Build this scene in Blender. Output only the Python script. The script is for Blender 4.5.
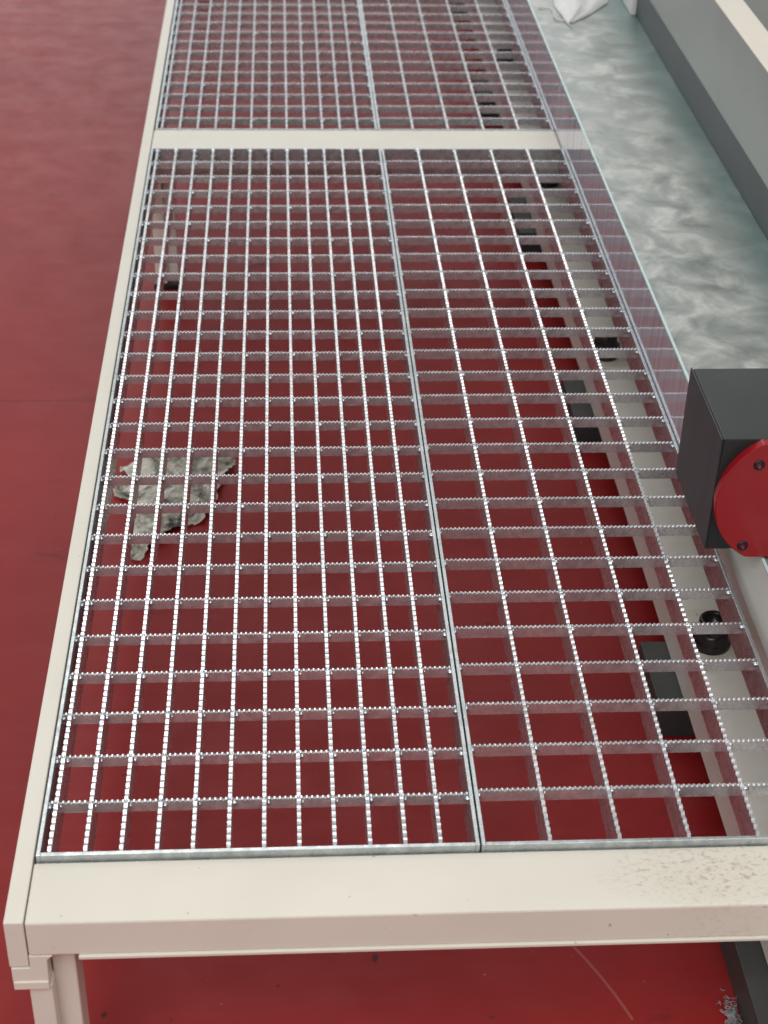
import bpy, bmesh, math, random
from mathutils import Vector, Matrix

# ------------------------------------------------------------------ clear
for o in list(bpy.data.objects):
    bpy.data.objects.remove(o)
S = bpy.context.scene
COL = S.collection
random.seed(7)

# ------------------------------------------------------------------ camera
def camera_axes(pitch, yaw, roll):
    cp, sp = math.cos(pitch), math.sin(pitch)
    fwd = Vector((math.sin(yaw) * cp, math.cos(yaw) * cp, -sp))
    right = Vector((math.cos(yaw), -math.sin(yaw), 0))
    up = right.cross(fwd)
    c, s = math.cos(roll), math.sin(roll)
    return c * right + s * up, -s * right + c * up, fwd

r_, u_, f_ = camera_axes(0.59633, 0.07172, 0.02840)
cd = bpy.data.cameras.new('camera')
cam = bpy.data.objects.new('camera', cd)
COL.objects.link(cam)
cam.matrix_world = Matrix(((r_.x, u_.x, -f_.x, 0.2267),
                           (r_.y, u_.y, -f_.y, -1.0889),
                           (r_.z, u_.z, -f_.z, 1.1223),
                           (0, 0, 0, 1)))
cd.sensor_fit = 'VERTICAL'
cd.sensor_height = 36.0
cd.lens = 1633.94 / 1024 * 36.0
cd.clip_start = 0.02
cd.clip_end = 100
cd.dof.use_dof = True
cd.dof.focus_distance = 1.85
cd.dof.aperture_fstop = 9.0
S.camera = cam

# ------------------------------------------------------------------ world, lamps, exposure
world = bpy.data.worlds.new('hall_light')
S.world = world
world.use_nodes = True
bg = world.node_tree.nodes['Background']
bg.inputs[0].default_value = (1.0, 0.985, 0.96, 1)
bg.inputs[1].default_value = 0.40

def ceiling_lamp(name, loc, size, power, color=(1.0, 0.98, 0.95)):
    l = bpy.data.lights.new(name, 'AREA')
    l.shape = 'RECTANGLE'
    l.size, l.size_y = size
    l.energy = power
    l.color = color
    o = bpy.data.objects.new(name, l)
    COL.objects.link(o)
    o.location = loc
    return o

ceiling_lamp('ceiling_lamp', (-1.6, -3.6, 4.2), (2.2, 3.6), 185)
ceiling_lamp('ceiling_lamp', (1.8, -2.6, 4.4), (2.0, 3.6), 85)
ceiling_lamp('ceiling_lamp', (-0.2, 5.2, 4.8), (2.6, 4.5), 92)
haze_light = ceiling_lamp('added_haze_light', (-1.0, 12.0, 2.6), (14.0, 4.6), 260, (0.93, 0.97, 1.0))
haze_light.rotation_euler = (math.radians(-90), 0, 0)     # unseen light added ahead to haze the far floor, facing back along -Y

S.view_settings.view_transform = 'Standard'
S.view_settings.look = 'None'
S.view_settings.gamma = 1.0
S.view_settings.use_curve_mapping = False
S.view_settings.exposure = 0.0

# ------------------------------------------------------------------ material helpers
class NT:
    def __init__(self, name, color=(.5, .5, .5), rough=.5, metal=0.0, spec=.5):
        self.m = bpy.data.materials.new(name)
        self.m.use_nodes = True
        self.t = self.m.node_tree
        self.b = self.t.nodes['Principled BSDF']
        self.b.inputs['Base Color'].default_value = (*color, 1)
        self.b.inputs['Roughness'].default_value = rough
        self.b.inputs['Metallic'].default_value = metal
        self.b.inputs['Specular IOR Level'].default_value = spec
    def n(self, kind, **kw):
        x = self.t.nodes.new(kind)
        for k, v in kw.items():
            if k in x.inputs.keys() if hasattr(x.inputs, 'keys') else False:
                x.inputs[k].default_value = v
            else:
                setattr(x, k, v)
        return x
    def l(self, a, b):
        self.t.links.new(a, b)
    def coord(self, scale=(1, 1, 1), loc=(0, 0, 0), rot=(0, 0, 0), obj=True):
        tc = self.n('ShaderNodeTexCoord')
        mp = self.n('ShaderNodeMapping')
        mp.inputs['Scale'].default_value = scale
        mp.inputs['Location'].default_value = loc
        mp.inputs['Rotation'].default_value = rot
        self.l(tc.outputs['Object' if obj else 'Generated'], mp.inputs[0])
        return mp.outputs[0]
    def noise(self, co, scale, detail=4, rough=.55, dist=0):
        x = self.n('ShaderNodeTexNoise')
        x.inputs['Scale'].default_value = scale
        x.inputs['Detail'].default_value = detail
        x.inputs['Roughness'].default_value = rough
        x.inputs['Distortion'].default_value = dist
        self.l(co, x.inputs['Vector'])
        return x.outputs['Fac']
    def ramp(self, fac, stops):
        x = self.n('ShaderNodeValToRGB')
        e = x.color_ramp.elements
        while len(e) < len(stops):
            e.new(.5)
        for i, (p, c) in enumerate(stops):
            e[i].position = p
            e[i].color = (*c, 1) if len(c) == 3 else c
        self.l(fac, x.inputs[0])
        return x.outputs[0]
    def mix(self, fac, a, b, mode='MIX'):
        x = self.n('ShaderNodeMix')
        x.data_type = 'RGBA'
        x.blend_type = mode
        for s, v in ((0, fac), (6, a), (7, b)):
            if isinstance(v, (int, float)):
                x.inputs[s].default_value = v
            elif isinstance(v, tuple):
                x.inputs[s].default_value = (*v, 1)
            else:
                self.l(v, x.inputs[s])
        return x.outputs[2]
    def math(self, op, a, b=0.0, clamp=False):
        x = self.n('ShaderNodeMath')
        x.operation = op
        x.use_clamp = clamp
        for i, v in enumerate((a, b)):
            if isinstance(v, (int, float)):
                x.inputs[i].default_value = v
            else:
                self.l(v, x.inputs[i])
        return x.outputs[0]
    def color(self, c):
        self.l(c, self.b.inputs['Base Color'])
    def rough(self, c):
        self.l(c, self.b.inputs['Roughness'])
    def bump(self, h, strength=.2, dist=.002):
        x = self.n('ShaderNodeBump')
        x.inputs['Strength'].default_value = strength
        x.inputs['Distance'].default_value = dist
        self.l(h, x.inputs['Height'])
        self.l(x.outputs[0], self.b.inputs['Normal'])

# ------------------------------------------------------------------ materials
def m_floor():
    k = NT('red_floor_coating', rough=.4, spec=.20)
    co = k.coord()
    big = k.noise(co, 1.6, 5, .6)
    fine = k.noise(co, 14, 6, .65)
    streak = k.noise(k.coord((2.5, 14, 1)), 3, 5, .6)
    c = k.ramp(big, [(.3, (.245, .0108, .0122)), (.7, (.315, .0175, .0175))])
    c = k.mix(k.math('MULTIPLY', k.ramp(fine, [(.45, (0, 0, 0)), (.75, (1, 1, 1))]), .35), c, (.19, .020, .020))
    c = k.mix(k.math('MULTIPLY', k.ramp(streak, [(.5, (0, 0, 0)), (.8, (1, 1, 1))]), .4), c, (.27, .038, .036))
    # faint seams of the coating, and dark scuffs
    sx = k.n('ShaderNodeSeparateXYZ')
    k.l(co, sx.inputs[0])
    wob = k.math('MULTIPLY', k.math('SUBTRACT', k.noise(co, 6, 3), .5), .02)
    for y0, w, a in ((1.325, .006, .45), (3.33, .010, .30), (2.43, .006, .25)):
        d = k.math('ABSOLUTE', k.math('SUBTRACT', k.math('ADD', sx.outputs[1], wob), y0))
        line = k.math('MULTIPLY', k.math('LESS_THAN', d, w * .5), a)
        c = k.mix(line, c, (.06, .008, .010))
    # one pale curved scratch in front of the platform
    ax, ay, bx_, by_ = .5368, .1214, .5850, .0200
    L = math.hypot(bx_ - ax, by_ - ay)
    ux, uy = (bx_ - ax) / L, (by_ - ay) / L
    px = k.math('SUBTRACT', sx.outputs[0], ax)
    py = k.math('SUBTRACT', sx.outputs[1], ay)
    al = k.math('ADD', k.math('MULTIPLY', px, ux), k.math('MULTIPLY', py, uy))
    ac = k.math('SUBTRACT', k.math('MULTIPLY', px, uy), k.math('MULTIPLY', py, ux))
    sag = k.math('MULTIPLY', k.math('MULTIPLY', al, k.math('SUBTRACT', L, al)), .9)
    near = k.math('LESS_THAN', k.math('ABSOLUTE', k.math('ADD', ac, sag)), .0016)
    seg = k.math('MULTIPLY', k.math('GREATER_THAN', al, 0.0), k.math('LESS_THAN', al, L))
    c = k.mix(k.math('MULTIPLY', k.math('MULTIPLY', near, seg), .42), c, (.42, .17, .15))
    sc = k.noise(k.coord((5, 9, 1)), 1.7, 3, .5)
    c = k.mix(k.math('MULTIPLY', k.ramp(sc, [(.70, (0, 0, 0)), (.76, (1, 1, 1))]), .55), c, (.045, .010, .012))
    sp = k.noise(co, 55, 1, .3)
    c = k.mix(k.math('MULTIPLY', k.ramp(sp, [(.80, (0, 0, 0)), (.83, (1, 1, 1))]), .8), c, (.03, .012, .012))
    k.color(c)
    k.rough(k.ramp(fine, [(.3, (.34, .34, .34)), (.8, (.52, .52, .52))]))
    k.bump(fine, .06, .002)
    return k.m

def m_paint(name, base, dirt, rust_spot=None):
    k = NT(name, base, .42, 0, .45)
    co = k.coord()
    n1 = k.noise(co, 7, 5, .6)
    c = k.mix(k.math('MULTIPLY', k.ramp(n1, [(.45, (0, 0, 0)), (.85, (1, 1, 1))]), .5), base, dirt)
    sp = k.noise(co, 130, 2, .5)
    c = k.mix(k.math('MULTIPLY', k.ramp(sp, [(.74, (0, 0, 0)), (.78, (1, 1, 1))]), .6), c, (.25, .20, .15))
    if rust_spot:
        cx, cy, rx, ry = rust_spot
        sx = k.n('ShaderNodeSeparateXYZ')
        k.l(co, sx.inputs[0])
        dx = k.math('DIVIDE', k.math('SUBTRACT', sx.outputs[0], cx), rx)
        dy = k.math('DIVIDE', k.math('SUBTRACT', sx.outputs[1], cy), ry)
        d = k.math('ADD', k.math('MULTIPLY', dx, dx), k.math('MULTIPLY', dy, dy))
        zone = k.math('SUBTRACT', 1.0, d, True)
        g = k.ramp(k.noise(k.coord((1, 1.5, 1)), 150, 5, .8), [(.52, (0, 0, 0)), (.64, (1, 1, 1))])
        c = k.mix(k.math('MULTIPLY', k.math('MULTIPLY', zone, g), .8), c, (.27, .20, .14))
        c = k.mix(k.math('MULTIPLY', zone, .25), c, (.55, .48, .38))
    k.color(c)
    k.bump(k.noise(co, 260, 2), .05, .0006)
    return k.m

def m_zinc(name, lo, hi, rough, metal=1.0):
    k = NT(name, hi, rough, metal)
    co = k.coord()
    n1 = k.noise(k.coord((1, .5, 1)), 60, 6, .7, .8)
    k.color(k.ramp(n1, [(.3, lo), (.7, hi)]))
    r = k.noise(co, 90, 3, .6)
    k.rough(k.ramp(r, [(.3, (rough - .09,) * 3), (.7, (rough + .10,) * 3)]))
    k.bump(k.noise(co, 220, 3), .12, .0008)
    return k.m

def m_sheet():
    k = NT('cloudy_steel_sheet', (.3, .32, .31), .38, .35)
    co = k.coord()
    warp = k.coord((6.5, 6.0, 1), rot=(0, 0, .6))
    n1 = k.noise(warp, 2.6, 5, .6, .45)
    n2 = k.noise(k.coord((3, 2, 1)), 1.3, 3, .5)
    c = k.ramp(n1, [(.30, (.22, .255, .245)), (.5, (.41, .435, .415)), (.66, (.66, .68, .645))])
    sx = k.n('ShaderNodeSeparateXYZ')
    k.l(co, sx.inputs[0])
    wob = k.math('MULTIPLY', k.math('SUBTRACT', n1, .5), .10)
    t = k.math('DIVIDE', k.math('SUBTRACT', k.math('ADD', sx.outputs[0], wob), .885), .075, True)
    c = k.mix(k.math('MULTIPLY', t, .75), c, (.13, .245, .24))     # teal tint, stronger towards the wall
    c = k.mix(k.math('MULTIPLY', k.ramp(n2, [(.5, (0, 0, 0)), (.8, (1, 1, 1))]), .4), c, (.42, .43, .41))
    k.color(c)
    k.rough(k.ramp(n1, [(.3, (.28,) * 3), (.75, (.5,) * 3)]))
    return k.m

def m_side():
    k = NT('polished_side_sheet', (.5, .5, .56), .10, .42, .7)
    k.b.inputs['IOR'].default_value = 2.1
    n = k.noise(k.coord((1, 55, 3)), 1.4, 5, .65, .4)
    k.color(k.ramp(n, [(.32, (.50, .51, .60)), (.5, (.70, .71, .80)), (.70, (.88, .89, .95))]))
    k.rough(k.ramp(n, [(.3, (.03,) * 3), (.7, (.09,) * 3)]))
    return k.m

def m_plain(name, c, rough, metal=0, spec=.5, var=.25, scale=20):
    k = NT(name, c, rough, metal, spec)
    n = k.noise(k.coord(), scale, 4, .6)
    d = tuple(x * (1 - var) for x in c)
    k.color(k.ramp(n, [(.3, d), (.7, c)]))
    return k.m

def m_streaked(name, c, rough):
    k = NT(name, c, rough, .25, .5)
    n = k.noise(k.coord((4, 60, 2)), 1.6, 4, .6)
    k.color(k.ramp(n, [(.3, tuple(x * .6 for x in c)), (.7, c)]))
    return k.m

def m_film():
    k = NT('crumpled_grey_film', (.5, .5, .46), .32, .15)
    n1 = k.noise(k.coord(), 21, 6, .65, .6)
    n2 = k.noise(k.coord(loc=(3, 1, 0)), 60, 4, .6)
    c = k.ramp(n1, [(.36, (.06, .06, .05)), (.45, (.30, .30, .25)), (.57, (.66, .64, .57))])
    c = k.mix(k.math('MULTIPLY', k.ramp(n2, [(.6, (0, 0, 0)), (.7, (1, 1, 1))]), .5), c, (.16, .14, .11))
    k.color(c)
    return k.m

M = {
    'floor': m_floor(),
    'cream': m_paint('cream_paint', (.755, .725, .645), (.66, .62, .53), (.63, -.035, .13, .045)),
    'white': m_paint('offwhite_paint', (.82, .82, .77), (.68, .66, .58)),
    'zinc': m_zinc('galvanized_steel', (.50, .51, .54), (.80, .81, .83), .26, .8),
    'zinc_plate': m_zinc('galvanized_plate', (.36, .395, .41), (.58, .62, .635), .30, .75),
    'zinc_weld': m_zinc('zinc_drip', (.62, .70, .74), (.85, .92, .95), .30),
    'mirror': m_side(),
    'edge': m_plain('pale_cyan_edge', (.62, .80, .80), .25, 0, .6, .1),
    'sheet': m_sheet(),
    'wall_dark': m_plain('dark_grey_enamel', (.115, .118, .128), .42, .1, .5, .12, 5),
    'wall_grey': m_plain('grey_enamel', (.43, .46, .445), .36, .1, .5, .12, 4),
    'rail_cream': m_plain('cream_rail_paint', (.82, .76, .66), .45, 0, .5, .08, 6),
    'body_grey': m_plain('olive_grey_paint', (.16, .16, .145), .5, 0, .4, .15, 6),
    'black': m_plain('black_plastic', (.022, .027, .029), .42, 0, .5, .3, 12),
    'black_side': m_streaked('black_scuffed_side', (.060, .062, .070), .40),
    'rubber': m_plain('black_rubber', (.016, .016, .016), .28, 0, .5, .3, 60),
    'foot': m_plain('dark_grey_foot_paint', (.062, .066, .066), .5, 0, .45, .25, 25),
    'red': m_plain('glossy_red_paint', (.33, .008, .014), .22, 0, .5, .12, 9),
    'screw': m_plain('dark_screw_steel', (.05, .05, .07), .3, .8, .5, .2, 60),
    'film': m_film(),
    'bag': m_plain('white_plastic_bag', (.86, .87, .88), .45, 0, .4, .10, 30),
    'string': m_plain('white_string', (.8, .8, .78), .6, 0, .4, .05, 30),
    'shaving': m_plain('bright_metal_shaving', (.62, .62, .66), .3, .9, .5, .5, 90),
    'chip': m_plain('pale_chip', (.75, .70, .62), .5, 0, .4, .3, 200),
    'scuff': m_plain('pale_scuff_mark', (.40, .15, .13), .5, 0, .4, .25, 60),
    'red_scrap': m_plain('red_scrap', (.45, .03, .03), .4, 0, .5, .2, 60),
}

# ------------------------------------------------------------------ mesh helpers
def box(bm, x0, x1, y0, y1, z0, z1, bevel=0.0, seg=2):
    t = bmesh.new()
    v = [t.verts.new((x, y, z)) for x in (x0, x1) for y in (y0, y1) for z in (z0, z1)]
    for f in ((0, 1, 3, 2), (4, 6, 7, 5), (0, 4, 5, 1), (2, 3, 7, 6), (0, 2, 6, 4), (1, 5, 7, 3)):
        t.faces.new([v[i] for i in f])
    if bevel:
        bmesh.ops.bevel(t, geom=t.edges[:], offset=bevel, segments=seg, affect='EDGES', profile=.5)
    join(bm, t)

def join(bm, t, mat=None):
    t.verts.index_update()
    mp = []
    for v in t.verts:
        mp.append(bm.verts.new(mat @ v.co if mat else v.co))
    for f in t.faces:
        nf = bm.faces.new([mp[v.index] for v in f.verts])
        nf.smooth = f.smooth
    t.free()

def extrude_poly(bm, pts, axis, a, b, bevel=0.0):
    """solid from a 2-D outline, extruded along axis (0 x, 1 y, 2 z) from a to b"""
    def P(p, h):
        if axis == 0: return (h, p[0], p[1])
        if axis == 1: return (p[0], h, p[1])
        return (p[0], p[1], h)
    t = bmesh.new()
    A = [t.verts.new(P(p, a)) for p in pts]
    B = [t.verts.new(P(p, b)) for p in pts]
    n = len(pts)
    t.faces.new(A)
    t.faces.new(B[::-1])
    for i in range(n):
        t.faces.new((A[i], B[i], B[(i + 1) % n], A[(i + 1) % n]))
    bmesh.ops.recalc_face_normals(t, faces=t.faces[:])
    if bevel:
        bmesh.ops.bevel(t, geom=t.edges[:], offset=bevel, segments=2, affect='EDGES', profile=.5)
    join(bm, t)

def lathe(bm, prof, segs=28, loc=(0, 0, 0), mat=None):
    t = bmesh.new()
    rings = []
    for r, z in prof:
        if r < 1e-6:
            rings.append([t.verts.new((0, 0, z))])
        else:
            rings.append([t.verts.new((r * math.cos(2 * math.pi * i / segs), r * math.sin(2 * math.pi * i / segs), z)) for i in range(segs)])
    for a, b in zip(rings, rings[1:]):
        for i in range(segs):
            j = (i + 1) % segs
            if len(a) == 1 and len(b) == 1: continue
            if len(a) == 1: f = t.faces.new((a[0], b[i], b[j]))
            elif len(b) == 1: f = t.faces.new((a[i], b[0], a[j]))
            else: f = t.faces.new((a[i], b[i], b[j], a[j]))
            f.smooth = True
    bmesh.ops.recalc_face_normals(t, faces=t.faces[:])
    m = Matrix.Translation(loc)
    if mat: m = m @ mat
    join(bm, t, m)

def tube(bm, pts, rad, segs=8):
    pts = [Vector(p) for p in pts]
    t = bmesh.new()
    rings = []
    for i, p in enumerate(pts):
        d = (pts[min(i + 1, len(pts) - 1)] - pts[max(i - 1, 0)]).normalized()
        a = d.cross(Vector((0, 0, 1)))
        if a.length < 1e-3: a = d.cross(Vector((1, 0, 0)))
        a.normalize()
        b = d.cross(a)
        rings.append([t.verts.new(p + rad * (math.cos(2 * math.pi * k / segs) * a + math.sin(2 * math.pi * k / segs) * b)) for k in range(segs)])
    for a, b in zip(rings, rings[1:]):
        for k in range(segs):
            t.faces.new((a[k], a[(k + 1) % segs], b[(k + 1) % segs], b[k])).smooth = True
    t.faces.new(rings[0][::-1])
    t.faces.new(rings[-1])
    bmesh.ops.recalc_face_normals(t, faces=t.faces[:])
    join(bm, t)

def to_mesh(name, bm, mat):
    me = bpy.data.meshes.new(name)
    bm.normal_update()
    bm.to_mesh(me)
    bm.free()
    if mat: me.materials.append(mat)
    return me

def obj(name, bm, mat, parent=None, loc=(0, 0, 0)):
    me = bm if isinstance(bm, bpy.types.Mesh) else to_mesh(name, bm, mat)
    o = bpy.data.objects.new(name, me)
    COL.objects.link(o)
    if parent:
        o.parent = parent
        o.location = Vector(loc) - (parent.location if parent.parent is None else Vector((0, 0, 0)))
    else:
        o.location = loc
    return o

def part(name, shape, mat, parent):
    """build a part straight in world coordinates under a thing (or a part of one)"""
    bm = bmesh.new()
    shape(bm)
    root = parent
    while root.parent: root = root.parent
    off = root.location
    if parent is root:
        return obj(name, bm, mat, parent, (0, 0, 0))
    o = obj(name, bm, mat)
    o.parent = parent
    o.location = (0, 0, 0)
    return o

def thing(name, label, cat, loc=(0, 0, 0), group=None):
    o = bpy.data.objects.new(name, None)
    COL.objects.link(o)
    o.location = loc
    o.empty_display_size = .05
    tag(o, label, cat, group)
    return o

def tag(o, label=None, cat=None, group=None, kind=None):
    if label: o['label'] = label
    if cat: o['category'] = cat
    if group: o['group'] = group
    if kind: o['kind'] = kind
    return o

# ------------------------------------------------------------------ floor
FZ = -0.285
bm = bmesh.new()
box(bm, -6, 6, -4, 12, FZ - .1, FZ)
tag(obj('floor', bm, M['floor']), 'red coated workshop floor with scuffs and faint seams', None, None, 'structure')

# ------------------------------------------------------------------ platform frame
BT = -0.008          # top of the cream beams
BB = -0.0512          # bottom of the cream beams
BEAMS = [(-0.0742, -0.0005), (1.7390, 1.8470), (3.5685, 3.655)]
XL, XR = -0.0125, 0.7398
plat = thing('work_platform', 'long low cream steel platform frame carrying the galvanized gratings', 'platform', (0, 0, FZ))
P_ = lambda n, sh, m: part(n, sh, M[m], plat)

for i, (y0, y1) in enumerate(BEAMS):
    b = P_('crossbeam', lambda bm: box(bm, XL + .0006, XR, y0, y1, BB, BT, .0022), 'cream')
    P_('support_lip', lambda bm: box(bm, .033 if i == 0 else .0447, .735, y0 - .0022, y1 + .018, BB - .0042, BB - .0002, .0008), 'cream')
P_('side_board', lambda bm: box(bm, -.0308, XL - .0006, -.0735, 3.655, -.0660, BT, .0010), 'cream')
for i, (y0, y1) in enumerate(BEAMS):
    yf = y0 if i < 2 else y1
    s = 1 if i < 2 else -1
    # corner bracket: an L-shaped plate under the board and the beam end
    def bracket(bm):
        extrude_poly(bm, [(-.0295, -.0675), (-.0122, -.0675), (-.0122, -.0516), (.0095, -.0516), (.0040, -.0570), (.0030, -.0850), (-.0295, -.0850)], 1, yf, yf + s * .05, .0006)
        box(bm, -.0290, .0032, yf - s * .0014, yf + s * .05, -.0950, -.0850, .0008)
    P_('corner_bracket', bracket, 'cream')
    leg = P_('leg', lambda bm: box(bm, .0045, .0262, min(yf + s * .018, yf + s * .052), max(yf + s * .018, yf + s * .052), FZ + .012, -.0516, .002), 'cream')
    P_('leg', lambda bm: box(bm, -.0165, .0052, min(yf + s * .003, yf + s * .030), max(yf + s * .003, yf + s * .030), FZ + .012, -.0952, .002), 'cream')
    part('foot', lambda bm: box(bm, -.020, .030, min(yf, yf + s * .056), max(yf, yf + s * .056), FZ, FZ + .012, .002), M['rubber'], leg)

# ------------------------------------------------------------------ gratings
def serrated(L, thick, depth, pitch, tooth, along):
    """flat bar on edge with a toothed top; along 'x' or 'y', origin at one end, top at z 0"""
    n = max(1, round(L / pitch))
    p = L / n
    prof = []
    for i in range(n):
        a = i * p
        prof += [(a, -tooth * .75), (a + .16 * p, -tooth), (a + .34 * p, -tooth * .75), (a + .52 * p, 0.0), (a + .82 * p, 0.0)]
    prof.append((L, -tooth * .75))
    base = -tooth - .0012
    h = thick / 2
    vs, fs = [], []
    for (a, z) in prof:
        vs += [(a, -h, z), (a, h, z), (a, -h, base), (a, h, base)]
    for i in range(len(prof) - 1):
        k = 4 * i
        fs.append((k, k + 4, k + 5, k + 1))
        fs.append((k + 2, k + 6, k + 4, k))
        fs.append((k + 1, k + 5, k + 7, k + 3))
    o = len(vs)
    vs += [(0, -h, base), (L, -h, base), (L, h, base), (0, h, base), (0, -h, -depth), (L, -h, -depth), (L, h, -depth), (0, h, -depth)]
    fs += [(o + 4, o + 5, o + 1, o), (o + 6, o + 7, o + 3, o + 2), (o + 4, o + 7, o + 6, o + 5), (o + 5, o + 6, o + 2, o + 1), (o + 7, o + 4, o, o + 3)]
    if along == 'y':
        vs = [(-y, x, z) for x, y, z in vs]
    me = bpy.data.meshes.new('bar')
    me.from_pydata(vs, [], fs)
    me.materials.append(M['zinc'])
    return me

PITCH = 0.06416
PX = 0.0333
LEN = 1.7365
def grating(label, x0, x1, bars_x, y0, row0, cross_depth, drop):
    g = thing('floor_grating', label, 'grating', (x0, y0, -.048), 'galvanized floor gratings on the platform')
    rows = [row0 + i * PITCH for i in range(26)]
    key = (round(x1 - x0, 3), drop)
    pd = -.0510 + drop
    if key not in CACHE:
        bl = bmesh.new(); box(bl, -.002, .002, 0, LEN, pd, 0, .0004, 1)
        be = bmesh.new(); box(be, 0, x1 - x0 - .008, -.002, .002, pd, 0, .0004, 1)
        CACHE[key] = (serrated(LEN - .008, .0037, .040, .0092, .0025, 'y'),
                      serrated(x1 - x0 - .008, .0034, cross_depth, .0052, .0016, 'x'),
                      to_mesh('side_plate', bl, M['zinc_plate']), to_mesh('end_plate', be, M['zinc_plate']))
    lb, tb, sp, ep = CACHE[key]
    for x in (x0 + .002, x1 - .002):
        obj('side_plate', sp, None, g, (x, y0, 0))
    for y in (y0 + .002, y0 + LEN - .002):
        obj('end_plate', ep, None, g, (x0 + .004, y, 0))
    for x in bars_x:
        obj('bearing_bar', lb, None, g, (x, y0 + .004, 0))
    for r in rows:
        obj('cross_bar', tb, None, g, (x0 + .004, y0 + r, -.0003))
    # zinc drips at the welded crossings
    bm = bmesh.new()
    rnd = random.Random(int(x0 * 1000) + int(y0 * 10))
    t = bmesh.new()
    bmesh.ops.create_icosphere(t, subdivisions=1, radius=1)
    base_v = [v.co.copy() for v in t.verts]
    base_f = [[v.index for v in f.verts] for f in t.faces]
    t.free()
    def blob(x, y, z, r):
        q = [rnd.uniform(.75, 1.25) for _ in range(3)]
        vs = [bm.verts.new((x + v.x * r * q[0], y + v.y * r * q[1] * .9, z + v.z * r * q[2])) for v in base_v]
        for f in base_f:
            bm.faces.new([vs[i] for i in f]).smooth = True
    for j, r in enumerate(rows):
        for i, x in enumerate(bars_x):
            blob(x + .0042, y0 + r - .0022, -.0050, rnd.uniform(.0016, .0032) if (i + j) % 2 else rnd.uniform(.0012, .0022))
            blob(x, y0 + r, -.0008, .0019)
        blob(x0 + .0048, y0 + r - .002, -.006, .0030)
        blob(x1 - .0048, y0 + r - .002, -.006, .0032)
    for x in bars_x:
        blob(x, y0 + .0055, -.004, .0028)
        blob(x, y0 + LEN - .0075, -.004, .0060)
        blob(x, y0 + LEN - .0070, -.014, .0055)
        blob(x + .001, y0 + LEN - .0060, -.023, .0045)
    bmesh.ops.translate(bm, verts=bm.verts[:], vec=Vector((-x0, -y0, .048)))
    w = bpy.data.objects.new('weld_drips', to_mesh('weld_drips', bm, M['zinc_weld']))
    COL.objects.link(w)
    w.parent = g
    w['kind'] = 'stuff'
    g.location.z -= drop
    return g

CACHE = {}
LX = [0.0017 + i * PX for i in range(12)]
SEAM = .4054
RX = [SEAM + (i + 1) * .0668 for i in range(4)]
L0, L1, R0, R1 = -.0098, SEAM - .0006, SEAM + .0010, SEAM + .3341
grating('nearest fine-meshed galvanized grating, left beside the side board', L0, L1, LX, 0.0006, .0700, .0130, 0.0)
grating('nearest wide-meshed galvanized grating, right beside the machine', R0, R1, RX, 0.0006, .0745, .0145, 0.0)
grating('far fine-meshed galvanized grating behind the cream crossbeam, left', L0, L1, LX, 1.8490, .0610, .0130, .0078)
grating('far wide-meshed galvanized grating behind the cream crossbeam, right', R0, R1, RX, 1.8490, .0630, .0145, .0078)

# ------------------------------------------------------------------ machine bed on the right
Y0, Y1 = -.45, 4.6
TX = .757
bed = thing('machine_bed', 'long grey machine bed with cloudy steel top along the right of the platform', 'machine', (.85, 0, FZ))
B_ = lambda n, sh, m: part(n, sh, M[m], bed)
beam = B_('base_beam', lambda bm: box(bm, .7275, .99, Y0, Y1, -.235, -.160, .003), 'white')
B_('body_panel', lambda bm: box(bm, .790, .99, Y0, Y1, -.160, .045), 'white')
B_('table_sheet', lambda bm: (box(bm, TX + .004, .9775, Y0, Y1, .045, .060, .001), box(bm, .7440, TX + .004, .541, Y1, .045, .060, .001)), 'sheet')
# a polished upright sheet stands against the grating, from the carriage to the far end
GY = .541
sp = B_('side_sheet', lambda bm: box(bm, .7406, .7436, GY, Y1, -.060, .0945), 'mirror')
tag(sp, 'polished reflecting upright side sheet')
B_('sheet_edge', lambda bm: box(bm, .7402, .7440, GY, Y1, .0945, .0978, .0008), 'edge')
sw = B_('side_fascia', lambda bm: box(bm, TX, TX + .004, Y0, GY - .0015, -.02, .0585, .0005), 'white')
B_('sheet_edge', lambda bm: box(bm, TX - .0008, TX + .0030, Y0, GY - .0015, .0585, .0625, .0008), 'edge')
B_('splash_skirting', lambda bm: box(bm, .9775, .99, Y0, Y1, .045, .1290), 'wall_dark')
B_('splash_panel', lambda bm: extrude_poly(bm, [(.9760, .1290), (.9900, .1290), (.9900, .2790), (.9776, .2790)], 1, Y0, Y1, .0008), 'wall_grey')
B_('top_rail', lambda bm: box(bm, .9776, 1.0275, Y0, Y1, .2500, .2800, .0012), 'rail_cream')
B_('rear_housing', lambda bm: box(bm, .99, 1.60, Y0, Y1, FZ + .05, .2490), 'body_grey')
B_('wall_bracket', lambda bm: box(bm, .9660, .9774, 2.33, 2.62, .0605, .110, .002), 'bag')
for y0, y1 in ((-.40, .155), (.459, .592), (1.176, 1.312), (1.885, 2.065), (2.62, 2.80), (3.4, 3.6)):
    B_('foot_block', lambda bm: box(bm, .6945 if y0 > 0 else .7005, .99, y0, y1, FZ, -.2352, .0015), 'foot')
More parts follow.
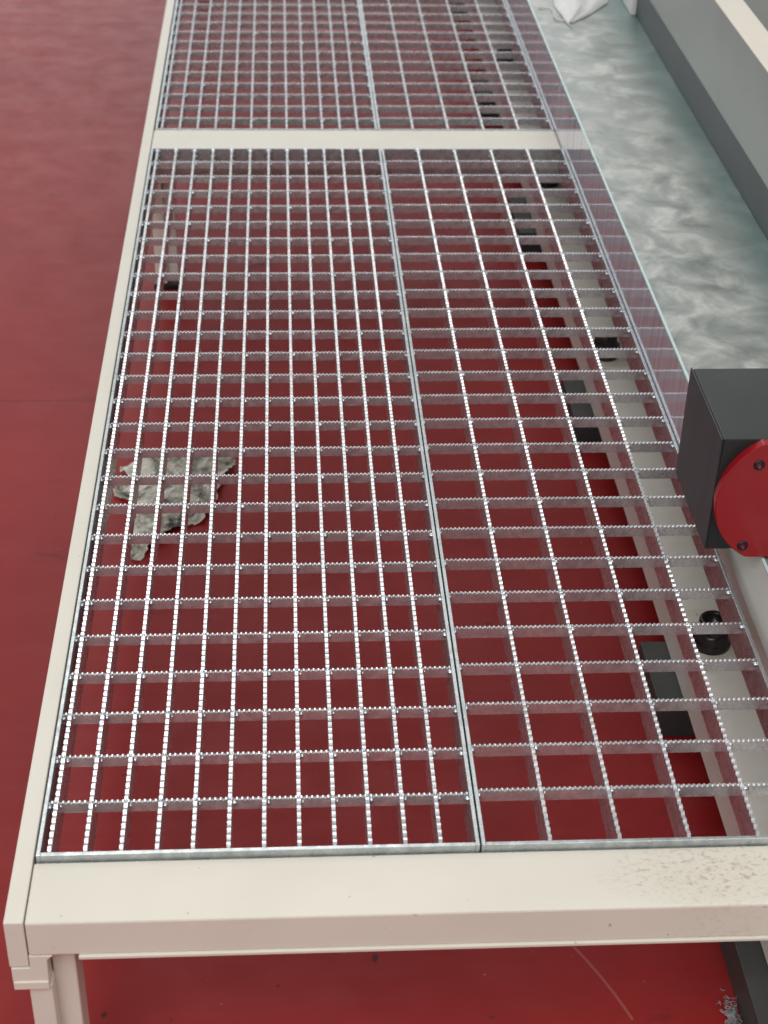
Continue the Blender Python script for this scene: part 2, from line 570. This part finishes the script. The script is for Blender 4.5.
for yk, xk in ((.483, .7535), (1.232, .7455), (1.935, .748), (2.66, .748)):
    part('bolt_plate', lambda bm: box(bm, xk - .030, .789, yk - .045, yk + .070, -.1600, -.1520, .001), M['cream'], beam)
    part('levelling_bolt', lambda bm: (lathe(bm, [(0, 0), (.0245, 0), (.0245, .006), (.0225, .008), (.0225, .009)], 28, (xk, yk, -.152)),
                                          lathe(bm, [(.0250, .0088), (.0240, .020), (.0195, .024), (0, .024)], 6, (xk, yk, -.152)),
                                          lathe(bm, [(.0185, .022), (.0185, .037), (.0170, .039), (.0135, .039), (.0125, .037), (.0120, .025), (0, .025)], 24, (xk, yk, -.152))), M['rubber'], beam)

# ------------------------------------------------------------------ black machine head with its red disc
HX, HY0, HY1, HZ0, HZ1 = .6925, .3775, .5330, .0690, .2130
head = thing('machine_carriage', 'square black carriage housing with round red cover on the machine bed', 'machine', (.82, .45, .0626))
H_ = lambda n, sh, m, p=None: part(n, sh, M[m], p or head)
H_('housing', lambda bm: box(bm, HX + .0022, .94, HY0, HY1, HZ0, HZ1, .0012), 'black')
tag(H_('side_cover', lambda bm: box(bm, HX, HX + .002, HY0 + .0006, HY1 + .004, HZ0 - .0004, HZ1 - .0006, .0008), 'black_side'), 'scuffed black side cover')
H_('slide_block', lambda bm: box(bm, .78, .92, HY0 + .02, HY1 - .02, .0626, HZ0), 'black')
DC = Vector((.7780, HY0, .1400))
R = .085
def disc(bm):
    pts = []
    for i in range(72):
        a = 2 * math.pi * i / 72
        pts.append((DC.x + R * math.cos(a), min(DC.z + .0735, max(DC.z - .0740, DC.z + R * math.sin(a)))))
    extrude_poly(bm, pts, 1, HY0 - .0125, HY0 - .0002, .0012)
dsc = H_('cover_disc', disc, 'red')
for dx, dz in ((-.0445, .0480), (-.0470, -.0580), (.0445, .0480), (.0470, -.0580)):
    def screw(bm):
        m = Matrix.Rotation(math.pi / 2, 4, 'X')
        lathe(bm, [(0, -.004), (.0062, -.004), (.0062, .0008), (.0052, .0016), (.0030, .0016), (.0026, -.0006), (0, -.0006)], 18, (DC.x + dx, HY0 - .0125, DC.z + dz), m)
    q = H_('screw', screw, 'screw', dsc)

# part() under a part: place sub-parts from the same world origin
bpy.context.view_layer.update()
for root in (plat, bed, head):
    for ch in root.children:
        ch.location = -root.location

# ------------------------------------------------------------------ loose things
def crumple(outline, cx, cy, z, n, amp, seed, fold):
    """a thin crumpled sheet: a grid clipped to an outline, pushed up in creases, with real thickness"""
    rnd = random.Random(seed)
    xs = [p[0] for p in outline]; ys = [p[1] for p in outline]
    x0, x1, y0, y1 = min(xs), max(xs), min(ys), max(ys)
    def inside(x, y):
        c = False
        j = len(outline) - 1
        for i in range(len(outline)):
            (xa, ya), (xb, yb) = outline[i], outline[j]
            if (ya > y) != (yb > y) and x < (xb - xa) * (y - ya) / (yb - ya) + xa: c = not c
            j = i
        return c
    creases = [(rnd.uniform(x0, x1), rnd.uniform(y0, y1), rnd.uniform(0, math.pi), rnd.uniform(.35, 1.0)) for _ in range(fold)]
    bm = bmesh.new()
    grid = {}
    nx = n; ny = max(3, int(n * (y1 - y0) / (x1 - x0)))
    for i in range(nx + 1):
        for j in range(ny + 1):
            x = x0 + (x1 - x0) * i / nx; y = y0 + (y1 - y0) * j / ny
            if not inside(x, y): continue
            h = 0
            for (cx_, cy_, a, k) in creases:
                d = abs((x - cx_) * math.sin(a) - (y - cy_) * math.cos(a))
                h = max(h, k * amp * max(0, 1 - d / .022))
            h += rnd.uniform(0, amp * .22)
            grid[i, j] = bm.verts.new((x + rnd.uniform(-.002, .002), y + rnd.uniform(-.002, .002), z + .0012 + h))
    for i in range(nx):
        for j in range(ny):
            q = [grid.get(k) for k in ((i, j), (i + 1, j), (i + 1, j + 1), (i, j + 1))]
            q = [v for v in q if v]
            if len(q) >= 3: bm.faces.new(q)
    for v in [v for v in bm.verts if not v.link_faces]: bm.verts.remove(v)
    bmesh.ops.recalc_face_normals(bm, faces=bm.faces[:])
    if bm.faces[:] and bm.faces[0].normal.z < 0: bmesh.ops.reverse_faces(bm, faces=bm.faces[:])
    bmesh.ops.solidify(bm, geom=bm.faces[:], thickness=.0008)
    return bm

out = [(-.040, 1.098), (-.012, 1.112), (-.006, 1.152), (.060, 1.148), (.148, 1.128), (.150, 1.112), (.128, 1.060), (.126, 1.036), (.104, .955), (.060, .930), (.036, .895), (.008, .850), (-.006, .865), (-.002, .985), (-.014, 1.012), (-.042, 1.022), (-.044, 1.050), (-.015, 1.068)]
o = obj('packaging_film', crumple(out, 0, 0, FZ, 38, .016, 5, 13), M['film'])
tag(o, 'crumpled grey and beige scrap of packaging film on the red floor under the grating', 'film')

# white bag lying on the machine table
bag = thing('plastic_bag', 'white plastic bag with a tie string lying on the grey machine top', 'bag', (.90, 2.45, .0603))
def bag_body(bm):
    prof = [(.826, 2.270, .004), (.850, 2.325, .013), (.872, 2.40, .020), (.888, 2.52, .024), (.89, 2.66, .020), (.89, 2.80, .006)]
    t = bmesh.new()
    rnd = random.Random(3)
    rings = []
    hw = [.005, .032, .060, .068, .068, .060]
    for (x, y, h), w in zip(prof, hw):
        ring = []
        for i in range(17):
            s = i / 16
            xx = x + w * (2 * s - 1)
            yy = y + .28 * w * (2 * s - 1)
            zz = .0608 + h * math.sin(math.pi * s) ** .7 * (1 + .35 * math.sin(s * 11 + y * 20)) + rnd.uniform(0, .002)
            ring.append(t.verts.new((xx, yy, max(.0608, zz))))
        rings.append(ring)
    for a, b in zip(rings, rings[1:]):
        for i in range(16):
            t.faces.new((a[i], a[i + 1], b[i + 1], b[i]))
    bmesh.ops.subdivide_edges(t, edges=t.edges[:], cuts=1, smooth=.4)
    bmesh.ops.solidify(t, geom=t.faces[:], thickness=.0008)
    for v in t.verts: v.co.z = max(v.co.z, .0604)
    bmesh.ops.recalc_face_normals(t, faces=t.faces[:])
    join(bm, t)
part('bag_body', bag_body, M['bag'], bag).location = -bag.location
part('tie_string', lambda bm: tube(bm, [(.829, 2.245, .0622), (.824, 2.262, .0625), (.826, 2.285, .064), (.815, 2.288, .0622), (.803, 2.292, .0622), (.799, 2.312, .0622), (.803, 2.345, .0622), (.800, 2.368, .0622), (.790, 2.376, .0622), (.775, 2.374, .0622)], .0016), M['string'], bag).location = -bag.location

# shavings beside the dark machine foot
bm = bmesh.new()
rnd = random.Random(11)
for i in range(190):
    a = rnd.uniform(0, 2 * math.pi); r = abs(rnd.gauss(0, .45))
    x = .690 + .010 * r * math.cos(a); y = .015 + .036 * r * math.sin(a)
    p = [(x, y, FZ + .001 + rnd.uniform(0, .008))]
    ang = rnd.uniform(0, 6.28)
    for k in range(5):
        ang += rnd.uniform(.4, 1.2)
        p.append((p[-1][0] + .0016 * math.cos(ang), p[-1][1] + .0016 * math.sin(ang), p[-1][2] + rnd.uniform(-.0004, .0008)))
    p = [(a_, b_, max(c_, FZ + .0006)) for a_, b_, c_ in p]
    tube(bm, p, .00045, 4)
tag(obj('metal_shavings', bm, M['shaving']), 'small heap of bright metal shavings on the floor beside the dark machine foot', 'shavings', None, 'stuff')

bm = bmesh.new()
for i in range(150):
    x = rnd.uniform(-.6, .69); y = rnd.uniform(-.10, 1.9)
    if rnd.random() < .5: y = rnd.uniform(-.05, .25)
    s = rnd.uniform(.0006, .0016)
    vs = [bm.verts.new((x + rnd.uniform(-s, s), y + rnd.uniform(-s, s), FZ + .0003 + (k == 3) * s)) for k in range(4)]
    for f in ((0, 1, 2), (0, 1, 3), (1, 2, 3), (2, 0, 3)): bm.faces.new([vs[k] for k in f])
bmesh.ops.recalc_face_normals(bm, faces=bm.faces[:])
tag(obj('floor_chips', bm, M['chip']), 'tiny pale chips scattered over the red floor', 'chips', None, 'stuff')
